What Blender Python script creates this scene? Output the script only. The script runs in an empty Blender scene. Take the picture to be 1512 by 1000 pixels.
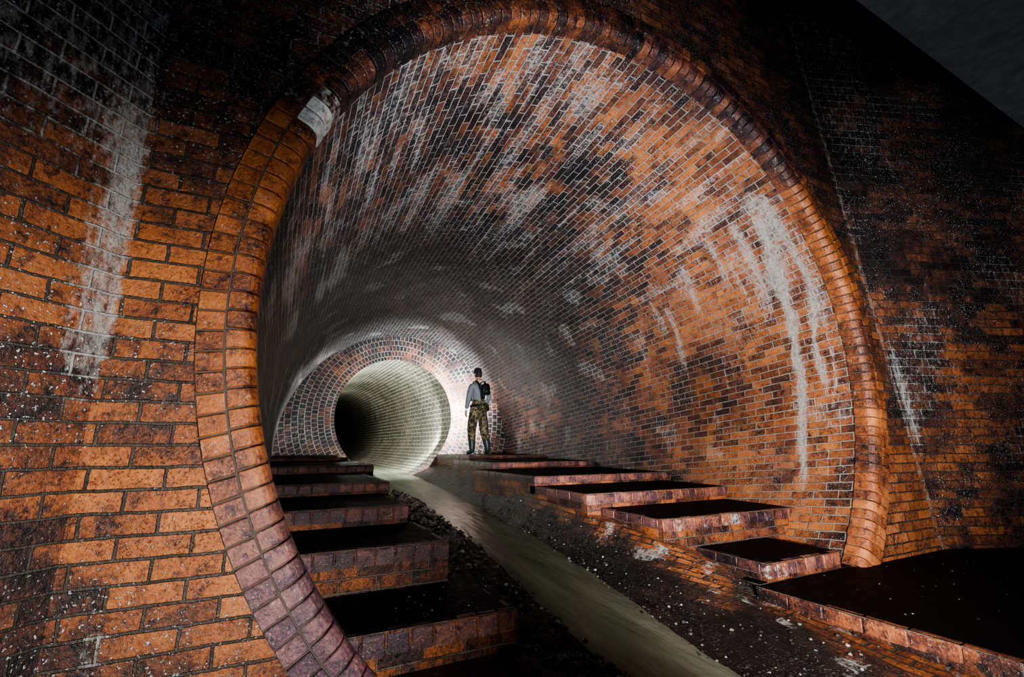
import bpy, bmesh, math, random
from mathutils import Vector, Matrix, noise
random.seed(7)
scene = bpy.context.scene
PI = math.pi

# ---------------------------------------------------------------- helpers
def link(o):
    scene.collection.objects.link(o); return o
def obj_from_bm(bm, name, mats, smooth=False, parent=None):
    me = bpy.data.meshes.new(name)
    bm.normal_update()
    bm.to_mesh(me); bm.free()
    for m in (mats if isinstance(mats, (list, tuple)) else [mats]):
        me.materials.append(m)
    if smooth:
        for p in me.polygons: p.use_smooth = True
    o = link(bpy.data.objects.new(name, me))
    if parent: o.parent = parent
    return o
def empty(name, loc=(0,0,0)):
    e = link(bpy.data.objects.new(name, None)); e.location = loc; e.empty_display_size = .2
    return e
def interp(xs, ys, x):
    if x <= xs[0]: return ys[0]
    for i in range(len(xs)-1):
        if x <= xs[i+1]:
            t = (x-xs[i])/(xs[i+1]-xs[i]); return ys[i]+(ys[i+1]-ys[i])*t
    return ys[-1]
def sstep(a, b, x):
    t = max(0, min(1, (x-a)/(b-a))); return t*t*(3-2*t)
def nz(x, y, z=0): return noise.noise(Vector((x, y, z)))
def fbm(x, y, z=0, o=4):
    s = 0; a = .5; f = 1
    for i in range(o):
        s += a*nz(x*f, y*f, z*f+i*7.3); a *= .5; f *= 2
    return s

# ---------------------------------------------------------------- materials
class NT:
    def __init__(self, name):
        self.m = bpy.data.materials.new(name); self.m.use_nodes = True
        self.t = self.m.node_tree; self.t.nodes.clear()
        self.out = self.n('ShaderNodeOutputMaterial')
        self.b = self.n('ShaderNodeBsdfPrincipled')
        self.l(self.b.outputs[0], self.out.inputs[0])
    def n(self, ty, **k):
        x = self.t.nodes.new(ty)
        for a, v in k.items(): setattr(x, a, v)
        return x
    def l(self, a, b): self.t.links.new(a, b)
    def put(self, sock, v):
        if isinstance(v, bpy.types.NodeSocket): self.l(v, sock)
        else: sock.default_value = v
    def math(self, op, a, b=0.0, c=None, clamp=False):
        x = self.n('ShaderNodeMath', operation=op, use_clamp=clamp)
        self.put(x.inputs[0], a); self.put(x.inputs[1], b)
        if c is not None: self.put(x.inputs[2], c)
        return x.outputs[0]
    def mix(self, f, a, b, mode='MIX'):
        x = self.n('ShaderNodeMix', data_type='RGBA', blend_type=mode)
        self.put(x.inputs[0], f); self.put(x.inputs[6], a); self.put(x.inputs[7], b)
        return x.outputs[2]
    def ramp(self, f, stops, interp='LINEAR'):
        x = self.n('ShaderNodeValToRGB'); r = x.color_ramp; r.interpolation = interp
        while len(r.elements) < len(stops): r.elements.new(.5)
        for e, (p, c) in zip(r.elements, stops):
            e.position = p; e.color = c if len(c) == 4 else (*c, 1)
        self.put(x.inputs[0], f); return x.outputs[0]
    def noise(self, scale, detail=4, rough=.55, vec=None, dist=0):
        x = self.n('ShaderNodeTexNoise'); x.inputs['Scale'].default_value = scale
        x.inputs['Detail'].default_value = detail; x.inputs['Roughness'].default_value = rough
        x.inputs['Distortion'].default_value = dist
        if vec is None: vec = self.pos()
        self.l(vec, x.inputs['Vector']); return x.outputs['Fac']
    def pos(self):
        if not hasattr(self, '_p'): self._p = self.n('ShaderNodeNewGeometry').outputs['Position']
        return self._p
    def mapv(self, scale):
        x = self.n('ShaderNodeVectorMath', operation='MULTIPLY'); self.l(self.pos(), x.inputs[0])
        x.inputs[1].default_value = scale; return x.outputs[0]
    def smooth(self, v, a, b, lo=0.0, hi=1.0):
        x = self.n('ShaderNodeMapRange', interpolation_type='SMOOTHSTEP')
        self.put(x.inputs[0], v); x.inputs[1].default_value = a; x.inputs[2].default_value = b
        x.inputs[3].default_value = lo; x.inputs[4].default_value = hi; return x.outputs[0]
    def attr(self, name):
        x = self.n('ShaderNodeAttribute'); x.attribute_name = name; return x.outputs['Fac']
    def bump(self, h, dist, strength=1, prev=None):
        x = self.n('ShaderNodeBump'); x.inputs['Distance'].default_value = dist
        x.inputs['Strength'].default_value = strength; self.put(x.inputs['Height'], h)
        if prev is not None: self.l(prev, x.inputs['Normal'])
        return x.outputs[0]

BR = [(0.0, (.010,.008,.010)), (.26, (.036,.017,.016)), (.46, (.12,.040,.020)), (.66, (.27,.088,.030)), (1.0, (.45,.17,.058))]
def brick_mat(name, bw=.23, bh=.08, ms=.006, mortar=(.12,.10,.085), bias=0.0, contrast=1.0, speck=.5,
              rough=.5, ramp=BR, white=(.42,.42,.41), bump=.012, offset=.5, purple=0.0, grey=.5, warp=.018, mortar_darken=.6, grime=.3, dirt=.78):
    N = NT(name)
    uv = N.n('ShaderNodeUVMap').outputs[0]
    dn = N.n('ShaderNodeTexNoise'); dn.inputs['Scale'].default_value = 7; dn.inputs['Detail'].default_value = 5; dn.inputs['Roughness'].default_value=.65
    N.l(N.pos(), dn.inputs['Vector'])
    sub = N.n('ShaderNodeVectorMath', operation='SUBTRACT'); N.l(dn.outputs['Color'], sub.inputs[0]); sub.inputs[1].default_value = (.5,.5,.5)
    sc = N.n('ShaderNodeVectorMath', operation='SCALE'); N.l(sub.outputs[0], sc.inputs[0]); sc.inputs['Scale'].default_value = warp
    ad = N.n('ShaderNodeVectorMath', operation='ADD'); N.l(uv, ad.inputs[0]); N.l(sc.outputs[0], ad.inputs[1])
    b = N.n('ShaderNodeTexBrick'); b.offset = offset
    N.l(ad.outputs[0], b.inputs['Vector'])
    b.inputs['Color1'].default_value = (0,0,0,1); b.inputs['Color2'].default_value = (1,1,1,1); b.inputs['Mortar'].default_value = (.4,.4,.4,1)
    b.inputs['Scale'].default_value = 1; b.inputs['Mortar Size'].default_value = ms; b.inputs['Mortar Smooth'].default_value = .3
    b.inputs['Brick Width'].default_value = bw; b.inputs['Row Height'].default_value = bh
    rnd = b.outputs['Color']; mf = b.outputs['Fac']
    big = N.noise(.9, 5, .6); med = N.noise(7, 5, .65); fine = N.noise(60, 4, .7)
    darken = N.attr('darken'); stain = N.attr('stain'); orange = N.attr('orange')  # per-vertex masks: darker tone, white stain, orange tone
    v = N.math('MULTIPLY', rnd, .34*contrast)
    v = N.math('ADD', v, N.math('MULTIPLY', N.smooth(big, .32, .68), .34))
    v = N.math('ADD', v, N.math('MULTIPLY', N.smooth(med, .3, .7), .26))
    v = N.math('ADD', v, N.math('MULTIPLY', N.math('SUBTRACT', fine, .5), .8))
    v = N.math('SUBTRACT', v, N.math('MULTIPLY', N.smooth(N.noise(19, 5, .7), .53, .64), grime))
    v = N.math('SUBTRACT', v, N.math('MULTIPLY', N.smooth(N.noise(2.6, 6, .7), .52, .66), grime))
    v = N.math('ADD', v, bias)
    v = N.math('ADD', v, N.math('MULTIPLY', orange, .35))
    v = N.math('SUBTRACT', v, N.math('MULTIPLY', darken, .4), clamp=True)
    col = N.ramp(v, ramp)
    if purple:
        col = N.mix(N.math('MULTIPLY', N.smooth(N.noise(1.7, 3), .42, .62), purple), col, N.mix(1.0, col, (.62,.6,.95,1), 'MULTIPLY'))
    gcol = N.ramp(v, [(0,(.010,.009,.011)),(.4,(.038,.027,.027)),(1,(.15,.10,.085))])
    col = N.mix(N.math('MULTIPLY', darken, grey, clamp=True), col, gcol)
    mc = N.mix(fine, (*[c*.5 for c in mortar], 1), (*mortar, 1))
    mc = N.mix(N.math('MULTIPLY', darken, mortar_darken), mc, (.012,.011,.011,1))
    mc = N.mix(N.smooth(N.noise(3.5,4,.6),.48,.66), mc, N.mix(dirt, mc, (.02,.016,.014,1)))
    col = N.mix(mf, col, mc)
    # lime / efflorescence
    sv = N.noise(1, 7, .78, vec=N.mapv((34,34,14)))
    th = N.math('ADD', N.math('MULTIPLY', stain, .355), N.math('MULTIPLY', N.math('MULTIPLY', mf, stain), .2))
    f = N.math('MULTIPLY', N.math('ADD', N.math('SUBTRACT', sv, .73), th), 4.5, clamp=True)
    wc = N.mix(fine, (*[c*.45 for c in white], 1), (*[min(1,c*1.4) for c in white], 1))
    col = N.mix(N.math('MULTIPLY', f, .8), col, wc)
    # white specks
    sp = N.smooth(N.noise(85, 3, .6), .585, .66)
    sa = N.smooth(N.noise(1.3, 5, .65), .37, .60)
    col = N.mix(N.math('MULTIPLY', N.math('MULTIPLY', sp, sa), speck, clamp=True), col, (.54,.56,.58,1))
    N.l(col, N.b.inputs['Base Color'])
    rr = N.math('ADD', N.math('MULTIPLY', med, .4), rough-.2)
    N.l(rr, N.b.inputs['Roughness'])
    h = N.math('SUBTRACT', N.math('MULTIPLY', fine, .5), mf)
    h = N.math('ADD', h, N.math('MULTIPLY', rnd, .35))
    h = N.math('ADD', h, N.math('MULTIPLY', med, .7))
    h = N.math('ADD', h, N.math('MULTIPLY', sp, .4))
    N.l(N.bump(h, bump), N.b.inputs['Normal'])
    return N.m

def solid_brick_mat(name, bias=0.0, rough=.42, speck=.3):
    N = NT(name)
    rnd = N.attr('rnd'); big = N.noise(1.1, 4); med = N.noise(9, 5, .65); fine = N.noise(70, 4, .7)
    v = N.math('ADD', N.math('MULTIPLY', rnd, .28), N.math('MULTIPLY', N.smooth(big,.32,.68), .3))
    v = N.math('ADD', v, N.math('MULTIPLY', N.smooth(med,.3,.7), .3))
    v = N.math('ADD', v, N.math('MULTIPLY', N.math('SUBTRACT', fine, .5), .8))
    v = N.math('SUBTRACT', v, N.math('MULTIPLY', N.smooth(N.noise(19, 5, .7), .53, .64), .25))
    v = N.math('ADD', v, N.math('MULTIPLY', N.attr('orange'), .35))
    v = N.math('ADD', v, bias)
    v = N.math('SUBTRACT', v, N.math('MULTIPLY', N.attr('darken'), .5), clamp=True)
    col = N.ramp(v, BR)
    col = N.mix(N.math('MULTIPLY', N.attr('purple'), .85, clamp=True), col, N.ramp(v, [(0,(.02,.014,.03)),(.5,(.10,.062,.09)),(1,(.32,.18,.18))]))
    sv = N.noise(22, 7, .75)
    f = N.math('MULTIPLY', N.math('ADD', N.math('SUBTRACT', sv, .74), N.math('MULTIPLY', N.attr('stain'), .36)), 4.0, clamp=True)
    col = N.mix(f, col, (.5,.5,.48,1))
    sp = N.smooth(N.noise(85, 3, .6), .62, .69)
    col = N.mix(N.math('MULTIPLY', sp, speck), col, (.6,.6,.58,1))
    N.l(col, N.b.inputs['Base Color'])
    N.l(N.math('ADD', N.math('MULTIPLY', med, .35), rough-.15), N.b.inputs['Roughness'])
    h = N.math('ADD', N.math('MULTIPLY', fine, .5), N.math('MULTIPLY', med, .7))
    N.l(N.bump(h, .01), N.b.inputs['Normal'])
    return N.m

def plain(name, col, rough=.6, nscale=12, var=.4, bump=.004, metallic=0):
    N = NT(name)
    n = N.noise(nscale, 5, .65)
    c = N.mix(n, (*[x*(1-var) for x in col],1), (*[min(1,x*(1+var)) for x in col],1))
    N.l(c, N.b.inputs['Base Color']); N.b.inputs['Roughness'].default_value = rough
    N.b.inputs['Metallic'].default_value = metallic
    if bump: N.l(N.bump(n, bump), N.b.inputs['Normal'])
    return N.m

M_tunnel = brick_mat('tunnel_brick', bw=.235, bh=.08, mortar=(.33,.31,.28), ms=.0065, bias=.0, speck=1.0, contrast=1.3, purple=.7, grey=.5, mortar_darken=.4, dirt=.65, rough=.58)
M_front  = brick_mat('front_wall_brick', bw=.25, bh=.088, mortar=(.075,.062,.052), ms=.007, bias=.17, speck=.7, grime=.26)
M_side   = brick_mat('splay_wall_brick', bw=.25, bh=.088, mortar=(.075,.068,.06), bias=.08, speck=1.0)
M_end    = brick_mat('end_wall_brick', bw=.085, bh=.125, ms=.008, mortar=(.42,.40,.36), bias=.05, speck=.3, grey=.5)
M_small  = brick_mat('far_tunnel_brick', bw=.30, bh=.11, ms=.013, mortar=(.60,.60,.54), bias=.0, speck=.3,
                     ramp=[(0,(.045,.045,.035)),(.5,(.11,.105,.075)),(1,(.24,.22,.15))])
M_riser  = brick_mat('step_brick', bw=.22, bh=.08, mortar=(.16,.13,.11), bias=.08, speck=.3, purple=.9)
M_floor  = brick_mat('wet_floor_brick', bw=.22, bh=.1, mortar=(.03,.028,.025), bias=-.2, speck=.1, rough=.35)
M_bank   = brick_mat('bank_brick', bw=.23, bh=.08, ms=.009, mortar=(.055,.048,.04), bias=.03, speck=.5, rough=.42, bump=.025, grey=.7)
M_ring   = solid_brick_mat('arch_ring_brick', bias=.09)
M_nose   = solid_brick_mat('step_nose_brick', bias=-.04)
M_mortar = plain('mortar', (.09,.075,.065), .8, 40)
def wet_unlit_top():
    N = NT('wet_unlit_step_top')
    n = N.noise(14, 6, .7)
    c = N.ramp(n, [(0,(.003,.003,.004)),(.55,(.006,.005,.006)),(.8,(.018,.014,.013))])  # near-black colour: wet brick, with the treads' lack of light painted in
    N.l(c, N.b.inputs['Base Color']); N.l(N.math('ADD', N.math('MULTIPLY', n, .7), .2), N.b.inputs['Roughness'])
    N.b.inputs['Specular IOR Level'].default_value=.10
    N.l(N.bump(n, .03), N.b.inputs['Normal']); return N.m
M_top = wet_unlit_top()
def water():
    N = NT('stream_water')
    x = N.mapv((6, .7, 1)); n = N.noise(1, 4, .6, vec=x)
    c = N.ramp(n, [(0.25,(.085,.098,.07)),(.5,(.14,.155,.11)),(.75,(.22,.23,.18))])
    N.l(c, N.b.inputs['Base Color']); N.b.inputs['Roughness'].default_value = .22
    N.b.inputs['IOR'].default_value = 1.33
    N.l(N.bump(N.noise(1,5,.65,vec=N.mapv((9,2.2,1))), .04, .6), N.b.inputs['Normal']); return N.m
M_water = water()
M_conc = plain('ceiling_concrete', (.13,.14,.155), .7, 6, .6, .02)

# ---------------------------------------------------------------- tunnel geometry parameters
Y0, Y1 = 2.46, 10.5
RM = 2.635
def tun(Y):
    t = (Y-Y0)/(Y1-Y0); return 2.5+.1*t, .7-.8*t, RM-.075*t
SC, SR = (2.43, .61), 1.30     # far tunnel

def build_barrel():
    bm = bmesh.new(); uvl = bm.loops.layers.uv.new('UVMap')
    Ls = bm.verts.layers.float.new('stain'); Lo = bm.verts.layers.float.new('darken'); Lg = bm.verts.layers.float.new('orange')
    NA, NY = 480, 330
    drips = [(3.02,2.45,-.35,.11,1.25,+1),(2.78,2.6,.6,.075,1.15,+1),(3.22,2.5,1.5,.08,1.05,+1),(2.66,2.3,.3,.045,.95,+1),
             (3.6,2.45,1.9,.08,1.0,+1),(3.45,2.2,1.6,.06,.9,+1),(4.6,1.9,1.0,.08,1.0,+1),(4.8,2.1,1.5,.07,.9,+1),(2.9,2.65,1.8,.16,1.0,+1),
             (4.1,2.3,1.7,.07,1.0,+1),(3.3,2.0,1.4,.07,.9,+1),(5.3,1.6,.9,.10,.75,1),(3.9,1.3,.6,.045,.7,1),(2.75,.8,-.3,.035,.7,1)]
    V = []
    for j in range(NY+1):
        Y = Y0+.02+(Y1-Y0-.02)*j/NY
        cx, cz, r = tun(Y); row = []
        for i in range(NA):
            a = 2*PI*i/NA - PI/2
            x, z = cx+r*math.cos(a), cz+r*math.sin(a)
            v = bm.verts.new((x, Y, z))
            s = 0; ca, sa = math.cos(a), math.sin(a)
            if x > cx:
                for (dy, zt, zb, w, st, sd) in drips:
                    if zb-.4 < z < zt+.1:
                        yc = dy + .09*nz(z*1.5, dy*5) - .12*(z-1.2)*.5
                        ww = w*(1+.8*nz(z*3, dy*3))*(1.2 if z > 1.2 else .75)
                        k = math.exp(-((Y-yc)/ww)**2)*sstep(zb-.4, zb+.2, z)*sstep(zt+.1, zt-.1, z)
                        s = max(s, st*k)
            top = sstep(.1, .9, sa)
            s2 = sstep(.0, .28, fbm(a*5, Y*.55, 3.1))*top*.9*sstep(8, 4.5, Y)
            s8 = sstep(.05, .27, fbm(a*16, Y*.7, 61))*.85*sstep(-.2,.6,sa)*sstep(9,5,Y)
            lf = sstep(-.45,-.85, ca)
            s3 = (.15+.8*sstep(-.1,.3, fbm(a*9, Y*.8, 9.7)))*lf*sstep(-.9,.2,sa)
            s4 = sstep(.06,.3, fbm(a*4, Y*2, 21))*.75
            s5 = math.exp(-((a-1.75+.03*nz(Y*2,5))/.06)**2)*.85*sstep(7,4,Y) + math.exp(-((a-1.15+.02*nz(Y,2))/.04)**2)*.7*sstep(9,6,Y)
            s7 = .95*math.exp(-((Y-3.1)/.5)**2-((a-1.62)/.12)**2)+.8*math.exp(-((Y-3.3)/.5)**2-((a-1.35)/.06)**2)
            v[Ls] = min(1.3, max(s, s2, s3, s4, s5, s7, s8, .25*top))
            n5 = fbm(Y*.7, a*2, 5)
            o = sstep(.25,.9, ca)*sstep(8.2,3.8,Y)*(.55+.9*n5)
            o2 = .35*sstep(4.6,3.0,Y)*sstep(-.6,.1,ca)
            v[Lg] = max(0, o, o2) - .2*sstep(.5,.9,sa)
            k = sstep(4.5,7.0,Y)*.4*(1-.3*top) + .7*sstep(.02,.32, fbm(a*2.5, Y*.7, 44)) + .4*lf + .75*top*sstep(4.0,6.0,Y)  # darker with depth, over the crown and on the left, plus random patches
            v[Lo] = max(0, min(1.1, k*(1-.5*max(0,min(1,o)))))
            row.append(v)
        V.append(row)
    for j in range(NY):
        ya, yb = V[j][0].co.y, V[j+1][0].co.y
        for i in range(NA):
            k = (i+1) % NA
            f = bm.faces.new((V[j][i], V[j+1][i], V[j+1][k], V[j][k])); f.smooth = True
            va, vb = 2*PI*i/NA*2.6, 2*PI*(i+1)/NA*2.6
            for lp, uv in zip(f.loops, ((ya,va),(yb,va),(yb,vb),(ya,vb))): lp[uvl].uv = uv
    return obj_from_bm(bm, 'wall_tunnel_barrel', M_tunnel)
build_barrel()

def build_small():
    bm = bmesh.new(); uvl = bm.loops.layers.uv.new('UVMap'); Ls = bm.verts.layers.float.new('stain')
    NA = 128; ys = [10.5+i*.5 for i in range(60)]
    V = []
    for Y in ys:
        row = []
        for i in range(NA):
            a = 2*PI*i/NA-PI/2
            v = bm.verts.new((SC[0]+SR*math.cos(a), Y, SC[1]+SR*math.sin(a)))
            v[Ls] = .35*sstep(-.1,.3,fbm(a*2,Y*.4,77)); row.append(v)
        V.append(row)
    for j in range(len(ys)-1):
        for i in range(NA):
            k=(i+1)%NA
            f = bm.faces.new((V[j][i],V[j+1][i],V[j+1][k],V[j][k])); f.smooth=True
            va, vb = 2*PI*i/NA*SR, 2*PI*(i+1)/NA*SR
            for lp,uv in zip(f.loops, ((ys[j],va),(ys[j+1],va),(ys[j+1],vb),(ys[j],vb))): lp[uvl].uv = uv
    f = bm.faces.new(V[-1])
    return obj_from_bm(bm, 'wall_far_tunnel', M_small)
build_small()

def build_end():
    bm = bmesh.new(); uvl = bm.loops.layers.uv.new('UVMap'); Ls = bm.verts.layers.float.new('stain'); Lo = bm.verts.layers.float.new('darken')
    NA, NR = 160, 14
    cx, cz, r = tun(Y1)
    V = []
    for i in range(NA):
        a = 2*PI*i/NA; d = Vector((math.cos(a), math.sin(a)))
        o = Vector(SC)-Vector((cx,cz)); bq = o.dot(d); R = 2.58
        t = -bq+math.sqrt(bq*bq-(o.dot(o)-R*R))
        row = []
        for j in range(NR+1):
            rr = SR+(t-SR)*(j/NR)
            v = bm.verts.new((SC[0]+rr*d.x, Y1-.0, SC[1]+rr*d.y)); v[Ls] = .7*sstep(-.2,.3,fbm(rr*2,a*2,8)); v[Lo]=.2+.4*sstep(1.4,1.9,rr); row.append((v, rr))
        V.append(row)
    for i in range(NA):
        k=(i+1)%NA; ua, ub = 2*PI*i/NA*1.6, 2*PI*(i+1)/NA*1.6
        for j in range(NR):
            f = bm.faces.new((V[i][j][0],V[i][j+1][0],V[k][j+1][0],V[k][j][0]))
            for lp,uv in zip(f.loops, ((ua,V[i][j][1]),(ua,V[i][j+1][1]),(ub,V[k][j+1][1]),(ub,V[k][j][1]))): lp[uvl].uv=uv
    return obj_from_bm(bm, 'wall_end', M_end)
build_end()

# ---------------------------------------------------------------- swept bricks
def add_sweep(bm, prof, frames, layers, vals):
    c = Vector((sum(p[0] for p in prof)/len(prof), sum(p[1] for p in prof)/len(prof)))
    rows = []
    for fn, ins in frames:
        row = []
        for p in prof:
            q = Vector(p); d = (c-q); L = d.length
            q = q + d*(ins/L if L > 0 else 0)
            v = bm.verts.new(fn(q.x, q.y))
            for Lr, val in zip(layers, vals): v[Lr] = val
            row.append(v)
        rows.append(row)
    n = len(prof)
    for a, b in zip(rows[:-1], rows[1:]):
        for i in range(n):
            k=(i+1)%n; bm.faces.new((a[i],a[k],b[k],b[i]))
    bm.faces.new(rows[0][::-1]); bm.faces.new(rows[-1])

def arc(c, r, a0, a1, n): return [(c[0]+r*math.cos(a0+(a1-a0)*i/n), c[1]+r*math.sin(a0+(a1-a0)*i/n)) for i in range(n+1)]

def build_ring():
    par = empty('arch_ring')
    bm = bmesh.new(); L = [bm.verts.layers.float.new(n) for n in ('rnd','orange','purple','stain','darken')]
    cx, cz = 2.5, .7
    inner = [(2.74,2.392)] + arc((2.695,2.467), .075, -PI/2, -PI, 5) + [(2.62,2.56),(2.74,2.56)]
    outer = [(2.855,2.395),(2.75,2.388),(2.75,2.55),(2.855,2.55)]
    def ring(prof, N, off, ko):
        for i in range(N):
            a0 = 2*PI*(i+off)/N; a1 = 2*PI*(i+1+off)/N; g = .0045/2.7; bv = .005/2.7
            am = (a0+a1)/2
            if math.sin(am) < -.86: continue
            x, z = cx+2.7*math.cos(am), cz+2.7*math.sin(am)
            jy = random.uniform(-.005,.005)
            def F(a): return lambda r, y: (cx+r*math.cos(a), y+jy, cz+r*math.sin(a))
            right = math.cos(am) > 0
            orange = .35 if right else .5*sstep(-.9,0,-(abs(z-.2)-1.0)) 
            pur = sstep(.1,-.7,z)*sstep(2.5,.5,x)
            if right: pur = .2*sstep(2.2,2.9,z)+.1*sstep(0,-.8,z)
            st = 1.0*math.exp(-((z-1.78)/.13)**2-((x-.0)/.3)**2)*random.uniform(.5,1.1)*ko + (.45 if random.random()<.25 else .12)
            sp = math.exp(-((z-1.78)/.25)**2)
            vals = (random.random(), orange, min(1,pur), st, .6*sstep(1.0,2.4,z)*(1-sp) if not right else .4*sstep(1.3,2.6,z))  # last value: darker tone towards the crown
            add_sweep(bm, prof, [(F(a0+g),.005),(F(a0+g+bv),0),(F(am),0),(F(a1-g-bv),0),(F(a1-g),.005)], L, vals)
    ring(inner, 188, 0, 1); ring(outer, 188, .13, .5)
    obj_from_bm(bm, 'ring_bricks', M_ring, parent=par)
    bm = bmesh.new(); N=200
    prof = [(2.86,2.41),(2.74,2.402),(2.68,2.415),(2.632,2.47),(2.628,2.56),(2.86,2.56)]
    R=[]
    for i in range(N):
        a=2*PI*i/N; R.append([bm.verts.new((cx+r*math.cos(a),y,cz+r*math.sin(a))) for r,y in prof])
    for i in range(N):
        k=(i+1)%N
        for j in range(len(prof)):
            m=(j+1)%len(prof); bm.faces.new((R[i][j],R[i][m],R[k][m],R[k][j]))
    obj_from_bm(bm, 'ring_mortar', M_mortar, parent=par)
build_ring()

# ---------------------------------------------------------------- front wall (with round opening)
YW = 2.42
def crease_r(z): return 5.82-.205*z
def build_front():
    bm = bmesh.new(); uvl = bm.loops.layers.uv.new('UVMap')
    Ls = bm.verts.layers.float.new('stain'); Lo = bm.verts.layers.float.new('darken'); Lg = bm.verts.layers.float.new('orange')
    cx, cz = 2.5,.7; NA, NR = 360, 26
    V=[]
    for i in range(NA):
        a=2*PI*i/NA; dx,dz=math.cos(a),math.sin(a)
        ts=[]
        if dx<0: ts.append((-.66-cx)/dx)
        den = dx+.205*dz
        if den>1e-6: ts.append((5.82-.205*cz-cx)/den)
        if dz>0: ts.append((6.2-cz)/dz)
        if dz<0: ts.append((-1.6-cz)/dz)
        t=min(ts); t=max(t,2.88); row=[]
        for j in range(NR+1):
            rr=2.84+(t-2.84)*j/NR
            x,z=cx+rr*dx,cz+rr*dz
            v=bm.verts.new((x,YW,z))
            left = x<2
            st=.08
            if left:
                st += .9*math.exp(-((x+.66)/.035)**2)*sstep(-.1,.5,z)*sstep(1.9,1.1,z)
                st += .6*math.exp(-((x+.52+.02*nz(z*5,2))/.05)**2)*sstep(-.5,-.7,z)
                st += .4*sstep(1.2,2.0,z)
                v[Lg] = .35*sstep(1.3,.2,z)*sstep(-1.0,-.4,z)
                v[Lo] = .75*sstep(.8,1.9,z)+.3*sstep(-.45,-.85,z)  # darker towards the top and the bottom
            else:
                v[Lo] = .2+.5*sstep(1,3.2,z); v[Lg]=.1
                st += .2+.5*math.exp(-((x-crease_r(z)+.05)/.05)**2)
            v[Ls]=st; row.append(v)
        V.append(row)
    for i in range(NA):
        k=(i+1)%NA
        for j in range(NR):
            f=bm.faces.new((V[i][j],V[k][j],V[k][j+1],V[i][j+1]))
            for lp in f.loops: lp[uvl].uv=(lp.vert.co.x,lp.vert.co.z)
    return obj_from_bm(bm,'wall_front',M_front)
build_front()

def build_splay(name, base, dirv, sgn):
    bm = bmesh.new(); uvl = bm.loops.layers.uv.new('UVMap')
    Ls = bm.verts.layers.float.new('stain'); Lo = bm.verts.layers.float.new('darken'); Lg = bm.verts.layers.float.new('orange')
    NU,NZ=60,80; V=[]
    for i in range(NU+1):
        s=6.5*(i/NU)**1.6; row=[]
        for j in range(NZ+1):
            z=-1.6+7.8*j/NZ; bx=base(z)
            v=bm.verts.new((bx+dirv[0]*s, YW+dirv[1]*s, z))
            if sgn<0:
                v[Ls]=.2+.75*sstep(.20,.06,s+.06*nz(z*4,5))*sstep(.0,.4,z)*sstep(1.7,1.1,z)+.55*sstep(.6,1.6,z)
                v[Lo]=.2+.6*sstep(.8,1.8,z)+.3*sstep(-.2,-.8,z)+.3*sstep(.3,.9,s); v[Lg]=.3*sstep(1.2,.2,z)  # darker towards top and bottom, and away from the crease
            else:
                v[Ls]=.2+.45*math.exp(-((s-.05)/.06)**2)*sstep(-.3,.2,z)*sstep(1.4,.9,z)+.4*sstep(-.2,.3,fbm(s,z,4))*sstep(-.6,0,z)
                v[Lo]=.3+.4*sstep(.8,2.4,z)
            row.append((v,s))
        V.append(row)
    for i in range(NU):
        for j in range(NZ):
            q=[V[i][j],V[i+1][j],V[i+1][j+1],V[i][j+1]]
            f=bm.faces.new([a[0] for a in q])
            for lp,a in zip(f.loops,q): lp[uvl].uv=(sgn*a[1]+base(0),a[0].co.z)
    return obj_from_bm(bm,name,M_side)
build_splay('wall_left', lambda z:-.66, (-.707,-.707), -1)
build_splay('wall_right', crease_r, (.92,-.37), 1)

# ---------------------------------------------------------------- generic box with uv
def add_box(bm, uvl, x0,x1,y0,y1,z0,z1, topmat=1):
    P=lambda x,y,z:bm.verts.new((x,y,z))
    def face(pts, uvs, mi=0):
        f=bm.faces.new([P(*p) for p in pts]); f.material_index=mi
        for lp,uv in zip(f.loops,uvs): lp[uvl].uv=uv
    face([(x0,y0,z0),(x1,y0,z0),(x1,y0,z1),(x0,y0,z1)],[(x0,z0-z1),(x1,z0-z1),(x1,0),(x0,0)])
    face([(x1,y1,z0),(x0,y1,z0),(x0,y1,z1),(x1,y1,z1)],[(x1,z0),(x0,z0),(x0,z1),(x1,z1)])
    face([(x1,y0,z0),(x1,y1,z0),(x1,y1,z1),(x1,y0,z1)],[(y0,z0-z1),(y1,z0-z1),(y1,0),(y0,0)])
    face([(x0,y1,z0),(x0,y0,z0),(x0,y0,z1),(x0,y1,z1)],[(y1,z0-z1),(y0,z0-z1),(y0,0),(y1,0)])
    face([(x0,y0,z1),(x1,y0,z1),(x1,y1,z1),(x0,y1,z1)],[(x0,y0),(x1,y0),(x1,y1),(x0,y1)],topmat)
    face([(x0,y1,z0),(x1,y1,z0),(x1,y0,z0),(x0,y0,z0)],[(x0,y1),(x1,y1),(x1,y0),(x0,y0)])

def nose_row(bm, L, p0, p1, out, ztop, h=.105, d=.055, ln=.12, rr=.028, pur=.5, bias=0.0, stain=0):
    p0=Vector(p0); p1=Vector(p1); tot=(p1-p0).length; t=(p1-p0)/tot; out=Vector(out)
    n=max(1,round(tot/ln)); ln=tot/n
    prof=[(-d,-.006),(-d*.75,0)]+[(-rr+rr*math.sin(a),-rr+rr*math.cos(a)) for a in [i*PI/2/5 for i in range(6)]]+[(0,-h),(-d,-h)]
    for i in range(n):
        j=random.uniform(-.004,.004); jz=random.uniform(-.005,.002)
        def F(s): return lambda a,b: (p0.x+t.x*s+out.x*(a+j), p0.y+t.y*s+out.y*(a+j), ztop+b+jz)
        s0,s1=i*ln+.004,(i+1)*ln-.004
        add_sweep(bm,prof,[(F(s0),.006),(F(s0+.006),0),(F(s1-.006),0),(F(s1),.006)],L,(random.random(),bias,min(1,pur*random.uniform(.5,1.2)),stain*random.random(),0))

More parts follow.
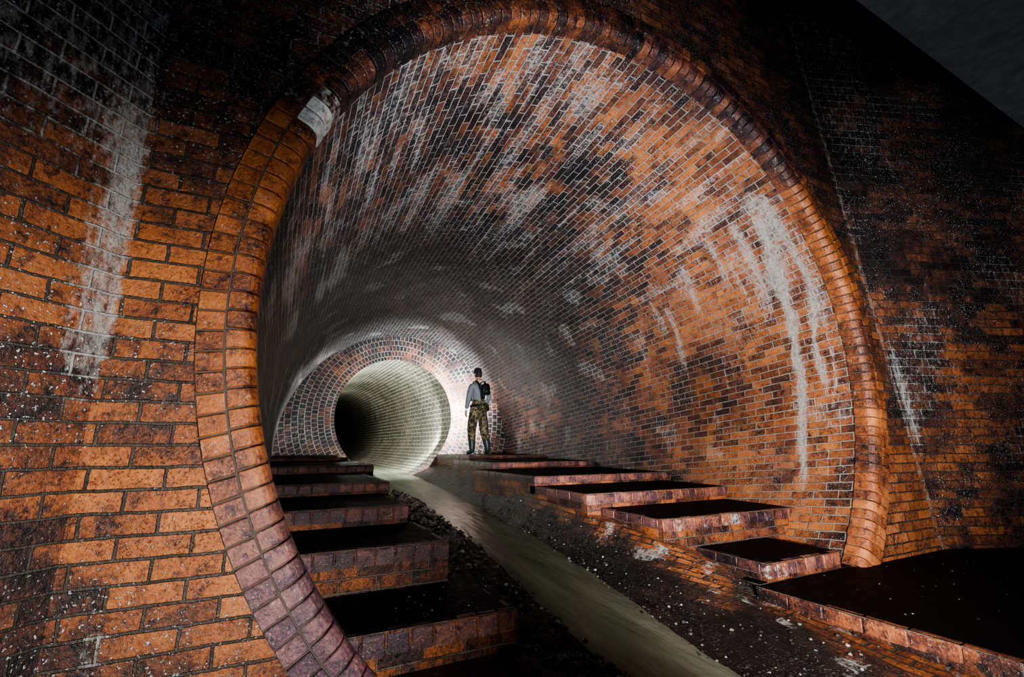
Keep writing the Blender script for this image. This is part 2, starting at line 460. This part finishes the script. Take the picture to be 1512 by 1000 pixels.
SY = [2.47,3.13,3.97,5.02,6.8,8.5,10.49]
SZ = [-.87,-.62,-.48,-.37,-.27,-.205]
LX = [1.30,1.13,1.07,1.14,1.31,1.20]
RX = [3.40,3.03,2.86,2.86,3.12,3.40]
def wallx(Y,z,side,emb=.12):
    cx,cz,r=tun(Y); r+=emb; return cx+side*math.sqrt(max(0,r*r-(z-cz)**2))
for side,name,ex in ((-1,'left_brick_steps',LX),(1,'right_brick_steps',RX)):
    par=empty(name)
    bm=bmesh.new(); uvl=bm.loops.layers.uv.new('UVMap')
    bn=bmesh.new(); L=[bn.verts.layers.float.new(n) for n in ('rnd','orange','purple','stain','darken')]
    for k in range(6):
        y0,y1,z,e=SY[k],SY[k+1]+.12,SZ[k],ex[k]
        if k==5: y1=10.49
        w=wallx(y0,z,side,.03)
        if side>0 and k==0:
            w=4.35
            add_box(bm,uvl,3.3,wallx(2.5,-1.0,1,.03),y0,y1,-2,-1.0)
        x0,x1=(w,e) if side<0 else (e,w)
        i=.006
        h=.105 if k<3 else .085
        if side<0: add_box(bm,uvl,x0,x1-i,y0+i,y1,-2,z-.003)
        else: add_box(bm,uvl,x0+i,x1,y0+i,y1,-2,z-.003)
        st=1.2 if (side>0 and k in(0,1)) else .2
        nose_row(bn,L,(x0,y0,0),(x1,y0,0),(0,-1,0),z,h=h,pur=.7 if side<0 else .5,bias=(.35 if k==0 else .15),stain=st*.7)
        if side<0: nose_row(bn,L,(e,y0+.055,0),(e,y1-.13,0),(1,0,0),z,h=h,pur=.8,ln=.12)
        else: nose_row(bn,L,(e,y0+.055,0),(e,y1-.13,0),(-1,0,0),z,h=.075,pur=.6,ln=.22,bias=0)
    obj_from_bm(bm,'blocks',[M_riser,M_top],parent=par)
    obj_from_bm(bn,'nosing_bricks',M_nose,parent=par)

# ---------------------------------------------------------------- invert / channel
BY=[-1.5,1.5,2.46,3.13,3.97,5.02,6.8,8.5,10.5]
b_xl=[1.30,1.33,1.30,1.13,1.07,1.14,1.31,1.25,1.3]
b_zl=[-1.07,-1.07,-1.05,-.90,-.78,-.68,-.52,-.42,-.30]
b_zs=[-1.38,-1.19,-1.13,-1.08,-1.0,-.94,-.84,-.76,-.655]
b_sl=[1.62,1.68,1.76,1.82,1.90,1.98,2.08,2.1,2.05]
b_sr=[2.12,2.15,2.30,2.42,2.52,2.58,2.66,2.75,2.80]
b_xr=[3.26,3.26,3.40,3.03,2.86,2.86,3.12,3.40,3.6]
b_zr=[-1.12,-1.12,-1.08,-.80,-.68,-.56,-.45,-.40,-.30]
def bed_z(x,Y):
    g=lambda a: interp(BY,a,Y)
    xl,zl,zs,sl,sr,xr,zr=g(b_xl),g(b_zl),g(b_zs),g(b_sl),g(b_sr),g(b_xr),g(b_zr)
    if x<sl:
        w=min(1,(sl-x)/(sl-xl)); z=zs+(zl-zs)*w**1.15
        z+=(.05*fbm(x*6,Y*6,1)+.04*fbm(x*18,Y*18,3))*min(1,w*3)
    elif x>sr:
        w=min(1,(x-sr)/(xr-sr)); z=zs+(zr-zs)*w**1.35
        z+=.02*fbm(x*8,Y*8,2)
    else:
        w=(x-sl)/(sr-sl); z=zs-.07*math.sin(PI*w)
    return z
def build_bed():
    bm=bmesh.new(); uvl=bm.loops.layers.uv.new('UVMap')
    Lo=bm.verts.layers.float.new('darken'); Ls=bm.verts.layers.float.new('stain'); Lg=bm.verts.layers.float.new('orange')
    NY,NX=300,70; V=[]
    for j in range(NY+1):
        Y=-1.5+12*j/NY; xl=interp(BY,b_xl,Y)-.12; xr=interp(BY,b_xr,Y)+.12; row=[]
        for i in range(NX+1):
            x=xl+(xr-xl)*i/NX; v=bm.verts.new((x,Y,bed_z(x,Y)))
            sr=interp(BY,b_sr,Y); w=(x-sr)/(xr-sr)
            v[Lo]=1.0 if x<sr else 1.0*sstep(.8,.35,w+.4*fbm(x*3,Y*3,8))
            v[Ls]=.15+.85*sstep(.10,.26,fbm(x*4,Y*4,50))*sstep(.35,.6,w)*sstep(5,3.5,Y) if x>sr else .1
            v[Lg]=.45*sstep(.4,.8,w) if x>sr else 0
            row.append(v)
        V.append(row)
    for j in range(NY):
        for i in range(NX):
            q=(V[j][i],V[j][i+1],V[j+1][i+1],V[j+1][i]); f=bm.faces.new(q); f.smooth=True
            for lp in f.loops:
                c=lp.vert.co; lp[uvl].uv=(c.y,c.x-interp(BY,b_xr,c.y)+c.z)
    return obj_from_bm(bm,'channel_bed',M_bank)
build_bed()
def build_water():
    bm=bmesh.new(); NY=260;NX=14;V=[]
    for j in range(NY+1):
        Y=-1.5+27*j/NY; row=[]
        if Y<=10.5:
            a=interp(BY,b_sl,Y)-.05+.04*nz(Y*1.5,1)+.02*nz(Y*6,3); b=interp(BY,b_sr,Y)+.05+.04*nz(Y*1.5,9)+.02*nz(Y*6,7); z=interp(BY,b_zs,Y)+.01
        else:
            a,b,z=1.98,2.88,-.60 if Y>11.5 else -.645+.045*(Y-10.5)
        for i in range(NX+1):
            x=a+(b-a)*i/NX; row.append(bm.verts.new((x,Y,z+.008*nz(x*5,Y*1.2,4))))
        V.append(row)
    for j in range(NY):
        for i in range(NX):
            f=bm.faces.new((V[j][i],V[j][i+1],V[j+1][i+1],V[j+1][i])); f.smooth=True
    return obj_from_bm(bm,'sewer_stream',M_water)
build_water()

bm=bmesh.new(); uvl=bm.loops.layers.uv.new('UVMap')
add_box(bm,uvl,-5,1.36,-1.5,2.6,-1.6,-1.07,0)
obj_from_bm(bm,'floor',M_floor)
par=empty('right_ledge')
bm=bmesh.new(); uvl=bm.loops.layers.uv.new('UVMap')
add_box(bm,uvl,3.256,11.5,-1.5,2.47,-1.7,-1.003)
obj_from_bm(bm,'ledge_body',[M_riser,M_top],parent=par)
bn=bmesh.new(); L=[bn.verts.layers.float.new(n) for n in ('rnd','orange','purple','stain','darken')]
nose_row(bn,L,(3.25,-1.4,0),(3.25,2.46,0),(-1,0,0),-1.0,h=.09,d=.07,ln=.225,pur=.15,bias=.25,stain=.4)
obj_from_bm(bn,'ledge_nosing_bricks',M_nose,parent=par)

bm=bmesh.new(); uvl=bm.loops.layers.uv.new('UVMap')
add_box(bm,uvl,-6,12,-3,1.46,3.6,4.2,0)
obj_from_bm(bm,'ceiling_slab',M_conc)
bm=bmesh.new(); uvl=bm.loops.layers.uv.new('UVMap')
add_box(bm,uvl,-6,12,1.3,2.6,6.1,6.4,0)
obj_from_bm(bm,'ceiling',M_conc)

# ---------------------------------------------------------------- gravel
def build_gravel():
    bm=bmesh.new(); L=bm.verts.layers.float.new('rnd')
    def stone(x,y,z,s):
        r=random.random(); m=Matrix.Rotation(random.uniform(0,6),3,'Z')@Matrix.Rotation(random.uniform(0,3),3,'X')
        ret=bmesh.ops.create_icosphere(bm,subdivisions=1,radius=s)
        for v in ret['verts']:
            c=v.co*random.uniform(.7,1.25); c=m@c; c.z*=.65
            v.co=Vector((x,y,z+s*.25))+c; v[L]=r
    for i in range(1700):
        Y=1.6+random.random()**1.5*6; xl,sl=interp(BY,b_xl,Y),interp(BY,b_sl,Y)
        x=xl+(sl-xl)*random.random(); s=random.choice([.006,.008,.01,.014,.022])*random.uniform(.8,1.4)
        stone(x,Y,bed_z(x,Y),s)
    for i in range(900):
        Y=1.6+random.random()**1.3*5; sr,xr=interp(BY,b_sr,Y),interp(BY,b_xr,Y)
        x=sr+(xr-sr)*random.random()**2.2; stone(x,Y,bed_z(x,Y),random.choice([.006,.008,.012])*random.uniform(.8,1.3))
    for i in range(30):
        x=random.uniform(3.4,5.6);y=random.uniform(1.4,2.4); stone(x,y,-1.0,random.uniform(.005,.010))
    for i in range(90):
        x=random.uniform(.65,1.2);y=random.uniform(2.55,3.05); stone(x,y,-.873,random.uniform(.003,.007))
    N=NT('gravel_stone'); r=N.attr('rnd')
    N.l(N.ramp(r,[(0,(.010,.009,.008)),(.7,(.05,.043,.037)),(.9,(.14,.13,.115)),(1,(.38,.37,.34))]),N.b.inputs['Base Color'])
    N.b.inputs['Roughness'].default_value=.45
    obj_from_bm(bm,'gravel_debris',N.m)
build_gravel()

# ---------------------------------------------------------------- man in waders
def camo():
    N=NT('camouflage_wader_fabric')
    n=N.noise(9,3,.5,dist=1.0); n2=N.noise(17,3,.5,dist=1.2)
    c=N.ramp(n,[(0,(.02,.02,.012)),(.42,(.03,.03,.016)),(.44,(.12,.10,.05)),(.54,(.12,.10,.05)),(.56,(.24,.20,.12))])
    c=N.mix(N.smooth(n2,.53,.56),c,(.015,.018,.01,1))
    N.l(c,N.b.inputs['Base Color']); N.b.inputs['Roughness'].default_value=.7
    N.l(N.bump(N.noise(14,4),.02),N.b.inputs['Normal']); return N.m
M_camo=camo()
M_shirt=plain('grey_shirt_fabric',(.19,.21,.24),.8,18,.25,.015)
M_skin=plain('skin',(.42,.25,.18),.5,20,.1,.001)
M_boot=plain('dark_rubber_boot',(.03,.06,.055),.4,20,.3,.003)
M_black=plain('black_strap',(.012,.012,.014),.6,20,.3,.002)
M_hair=plain('dark_hair',(.03,.02,.015),.7,60,.4,.006)
M_hat=plain('knitted_hat',(.02,.018,.025),.9,60,.4,.006)
man=empty('man_in_waders')
def skin_mesh(verts,edges,root=0,sub=2):
    me=bpy.data.meshes.new('tmp'); me.from_pydata([v[0] for v in verts],edges,[])
    o=link(bpy.data.objects.new('tmp',me))
    md=o.modifiers.new('s','SKIN'); md.use_smooth_shade=True; md.branch_smoothing=.6
    for i,v in enumerate(verts):
        r=v[1]; me.skin_vertices[0].data[i].radius=(r if isinstance(r,tuple) else (r,r))
        me.skin_vertices[0].data[i].use_root=(i==root)
    sb=o.modifiers.new('ss','SUBSURF'); sb.levels=sub; sb.render_levels=sub
    bpy.context.view_layer.update()
    dg=bpy.context.evaluated_depsgraph_get()
    m2=bpy.data.meshes.new_from_object(o.evaluated_get(dg))
    bpy.data.objects.remove(o); return m2
def put(me,name,mats,fn=None):
    me.name=name; me.materials.clear()
    for m in mats: me.materials.append(m)
    for p in me.polygons:
        p.use_smooth=True; p.material_index=fn(p.center) if fn else 0
    o=link(bpy.data.objects.new(name,me)); o.parent=man; return o
body=[((0,0,.96),.16),((0,-.005,1.10),.155),((0,-.01,1.24),.165),((0,-.01,1.37),.16),((0,0,1.47),.09),((0,.015,1.54),.06),((0,.03,1.60),.06),
 ((-.11,0,.86),.125),((-.14,.03,.50),.10),((-.15,-.01,.22),.078),((-.15,-.02,.07),.06),((-.175,.14,.045),.047),
 ((.11,0,.86),.125),((.18,.045,.50),.10),((.235,.0,.22),.078),((.245,-.01,.07),.06),((.30,.14,.045),.047),
 ((-.185,-.01,1.415),.08),((-.27,-.04,1.15),.062),((-.26,.05,.92),.042),
 ((.185,-.01,1.415),.08),((.27,-.02,1.16),.062),((.20,.15,1.0),.042)]
ed=[(0,1),(1,2),(2,3),(3,4),(4,5),(5,6),(0,7),(7,8),(8,9),(9,10),(10,11),(0,12),(12,13),(13,14),(14,15),(15,16),(3,17),(17,18),(18,19),(3,20),(20,21),(21,22)]
def reg(c):
    if c.z<.30: return 2
    if abs(c.x)<.19 and c.z<1.10 and c.z>.3: return 0
    if c.z<.84: return 0
    if c.z>1.51: return 3
    return 1
put(skin_mesh(body,ed),'body',[M_camo,M_shirt,M_boot,M_skin],reg)
def hand(wr,dirv,side,name):
    wr=Vector(wr); d=Vector(dirv).normalized(); sd=Vector((0,1,0)); sd=(sd-d*sd.dot(d)).normalized()
    inn=Vector((-side,0,0)); inn=(inn-d*inn.dot(d)).normalized()
    vs=[(wr,.026),(wr+d*.04,.03),(wr+d*.08,.032)]; es=[(0,1),(1,2)]
    m=skin_mesh([(tuple(v),r) for v,r in vs],es); put(m,name+'_palm',[M_skin])
    for q,(off,ln) in enumerate(((.028,.07),(.010,.08),(-.009,.073),(-.027,.058))):
        b=wr+d*.085+sd*off; ch=[(wr+d*.05+sd*off*.7,.011),(b,.0105),(b+d*ln*.45+inn*.006,.0098),(b+d*ln*.75+inn*.02,.009),(b+d*ln*.9+inn*.038,.0075)]
        put(skin_mesh([(tuple(v),r) for v,r in ch],[(0,1),(1,2),(2,3),(3,4)],sub=1),name+'_finger_%d'%(q+1),[M_skin])
    ch=[(wr+d*.025+sd*.018,.013),(wr+d*.05+sd*.045+inn*.01,.0115),(wr+d*.08+sd*.055+inn*.02,.010),(wr+d*.1+sd*.056+inn*.03,.0085)]
    put(skin_mesh([(tuple(v),r) for v,r in ch],[(0,1),(1,2),(2,3)],sub=1),name+'_thumb',[M_skin])
hand((-.26,.055,.91),(.02,.18,-1),-1,'left_hand')
hand((.20,.16,.99),(-.2,.9,-.1),1,'right_hand')
def head():
    bm=bmesh.new(); bmesh.ops.create_uvsphere(bm,u_segments=32,v_segments=24,radius=1)
    for v in bm.verts:
        c=v.co.copy(); x,y,z=c
        w=.076*(1-.18*max(0,-z)) ; dpt=.098; 
        X=x*w; Y=y*dpt; Z=z*.115
        if y>0 and z<0: Y+=.008*(-z); X*=1-.15*(-z)
        g=math.exp(-(x/.14)**2-((z+.08)/.2)**2)
        if y>.5: Y+=.024*g
        if y>.5: Y-=.008*(math.exp(-((abs(x)-.38)/.14)**2-((z-.12)/.1)**2))
        if y>.5: Y+=.005*math.exp(-(x/.25)**2-((z+.45)/.09)**2)
        v.co=(X,Y+.035,Z+1.665)
    o=obj_from_bm(bm,'head',M_skin,True,man)
    for s in (-1,1):
        bm=bmesh.new(); bmesh.ops.create_uvsphere(bm,u_segments=12,v_segments=10,radius=1)
        for v in bm.verts:
            c=v.co; v.co=(c.x*.012+s*.078,c.y*.02+.03-abs(c.z)*.004,c.z*.032+1.665)
        obj_from_bm(bm,'ear_%s'%('l' if s<0 else 'r'),M_skin,True,man)
        bm=bmesh.new(); bmesh.ops.create_uvsphere(bm,u_segments=12,v_segments=10,radius=.011)
        for v in bm.verts: v.co+=Vector((s*.029,.122,1.679))
        obj_from_bm(bm,'eye_%s'%('l' if s<0 else 'r'),M_black,True,man)
    bm=bmesh.new(); bmesh.ops.create_uvsphere(bm,u_segments=28,v_segments=20,radius=1)
    kill=[v for v in bm.verts if v.co.y>.15 or v.co.z<-.6]
    bmesh.ops.delete(bm,geom=kill,context='VERTS')
    for v in bm.verts: c=v.co; v.co=(c.x*.082,c.y*.107+.033,c.z*.12+1.668)
    obj_from_bm(bm,'hair',M_hair,True,man)
    bm=bmesh.new(); prof=[(.0001,.125),(.04,.12),(.07,.095),(.084,.055),(.088,.02),(.092,.012),(.093,.0),(.09,-.008),(.084,-.008)]
    R=[]
    for i in range(32):
        a=2*PI*i/32; R.append([bm.verts.new((r*.93*math.cos(a),r*1.12*math.sin(a)+.035,z+1.69)) for r,z in prof])
    for i in range(32):
        k=(i+1)%32
        for j in range(len(prof)-1): bm.faces.new((R[i][j],R[k][j],R[k][j+1],R[i][j+1]))
    obj_from_bm(bm,'hat',M_hat,True,man)
head()
def strap(pts,w,t,name,mat):
    bm=bmesh.new(); rows=[]
    for i,(p,nr) in enumerate(pts):
        p=Vector(p); nr=Vector(nr).normalized()
        a=Vector(pts[max(0,i-1)][0]); b=Vector(pts[min(len(pts)-1,i+1)][0]); tg=(b-a).normalized(); sd=tg.cross(nr).normalized()
        rows.append([bm.verts.new(p+sd*w*sx+nr*t*sn) for sx,sn in ((-1,-1),(1,-1),(1,1),(-1,1))])
    for a,b in zip(rows[:-1],rows[1:]):
        for i in range(4): k=(i+1)%4; bm.faces.new((a[i],a[k],b[k],b[i]))
    bm.faces.new(rows[0][::-1]); bm.faces.new(rows[-1]); obj_from_bm(bm,name,mat,True,man)
for s in (-1,1):
    strap([((s*.02,-.165,1.12),(0,-1,0)),((s*.05,-.175,1.28),(0,-1,0)),((s*.09,-.16,1.42),(0,-1,.2)),((s*.095,-.07,1.51),(0,-.5,1)),((s*.095,.03,1.505),(0,.3,1)),((s*.09,.13,1.41),(0,1,.3)),((s*.08,.155,1.25),(0,1,0)),((s*.07,.16,1.1),(0,1,0))],.022,.006,'brace_%s'%('l' if s<0 else 'r'),M_black)
def pack(c,s,mat,name):
    bm=bmesh.new(); bmesh.ops.create_cube(bm,size=1)
    for v in bm.verts: v.co=Vector((v.co.x*s[0]*(1 if v.co.z<0 else .85),v.co.y*s[1],v.co.z*s[2]))+Vector(c)
    bmesh.ops.bevel(bm,geom=bm.edges[:],offset=min(s)*.3,segments=3,affect='EDGES')
    obj_from_bm(bm,name,mat,True,man)
pack((.05,-.20,1.33),(.20,.09,.24),M_black,'small_backpack')
pack((.05,-.25,1.29),(.13,.04,.11),M_black,'backpack_pocket')
strap([((.175*math.cos(a),.17*math.sin(a),.99),(math.cos(a),math.sin(a),0)) for a in [i*2*PI/24 for i in range(25)]],.022,.006,'belt',M_black)
pack((.02,-.18,.96),(.26,.09,.17),M_camo,'belt_pouch')
bm=bmesh.new(); bmesh.ops.create_cone(bm,cap_ends=True,segments=20,radius1=.017,radius2=.03,depth=.16,matrix=Matrix.Translation((.17,.33,.99))@Matrix.Rotation(-PI/2,4,'X'))
obj_from_bm(bm,'hand_torch',M_black,True,man)
man.location=(3.77,8.95,-.20); man.rotation_euler=(0,0,math.radians(12)); man.scale=(1,1,.995)

# ---------------------------------------------------------------- lights
def spot(name,loc,tgt,w,ang,col,blend=1,rad=.05):
    l=bpy.data.lights.new(name,'SPOT'); l.energy=w; l.spot_size=math.radians(ang); l.spot_blend=blend; l.color=col; l.shadow_soft_size=rad
    o=link(bpy.data.objects.new(name,l)); o.location=loc; o.rotation_euler=(Vector(tgt)-Vector(loc)).to_track_quat('-Z','Y').to_euler(); return o
def point(name,loc,w,col,rad=.04):
    l=bpy.data.lights.new(name,'POINT'); l.energy=w; l.color=col; l.shadow_soft_size=rad
    o=link(bpy.data.objects.new(name,l)); o.location=loc; return o
spot('key_lamp_wall',(.5,-.5,-.35),(-.3,2.4,-.3),480,74,(1,.95,.88))
spot('fill_lamp_wall',(.5,-.5,-.25),(-1.2,2.0,.9),100,110,(.8,.9,1))
spot('key_lamp_tunnel',(1.5,-.1,-.45),(4.4,4.0,.6),1500,84,(1,.97,.93))
spot('barrel_lamp',(1.3,.1,-.3),(2.3,4.4,2.9),1750,74,(.9,.95,1))
spot('deep_barrel_lamp',(1.6,.3,-.3),(4.2,8.0,1.0),1300,45,(.95,.96,1))
spot('right_wall_fill',(2.2,-.9,-.2),(6.6,2.1,.4),600,85,(.95,.96,1))  # added fill, out of view, brightens the right splay wall
spot('ceiling_fill',(1.2,-.9,.2),(6.5,1.2,3.8),330,70,(.85,.92,1))  # added low fill behind the camera, lifts the dim upper right
point('torch_lamp',(3.93,9.40,.78),42,(.95,.98,1),.1)
spot('torch_beam_lamp',(3.95,9.38,.74),(3.3,10.6,.9),1100,150,(.95,.98,1),.6)
spot('tunnel_mouth_lamp',(3.52,10.85,.15),(2.2,12.3,.5),420,150,(.94,.99,.97),.5,.05)
point('far_tunnel_fill',(1.21,11.7,.75),75,(.95,1,.92),.04)  # fill added out of sight behind the jamb to brighten the far tunnel
point('far_tunnel_fill_deep',(1.25,14.0,.75),80,(1,1,.86),.04)  # second hidden fill, added deeper in for the opposite wall
point('far_tunnel_fill_end',(1.27,17.5,.95),90,(1,1,.86),.04)  # third unseen fill, added to lift the tunnel's dark middle
w=bpy.data.worlds.new('dark'); scene.world=w; w.use_nodes=True
w.node_tree.nodes['Background'].inputs[0].default_value=(.02,.025,.03,1); w.node_tree.nodes['Background'].inputs[1].default_value=.15
try:
    scene.view_settings.view_transform='AgX'; scene.view_settings.look='AgX - High Contrast'
except Exception as e: print(e)

# ---------------------------------------------------------------- camera
cd=bpy.data.cameras.new('camera'); cam=link(bpy.data.objects.new('camera',cd))
cd.sensor_fit='HORIZONTAL'; cd.sensor_width=36; cd.lens=36*680/1512; cd.clip_start=.02
cam.location=(0,0,0); cam.rotation_euler=(math.radians(90+13),0,math.radians(-27))
scene.camera=cam
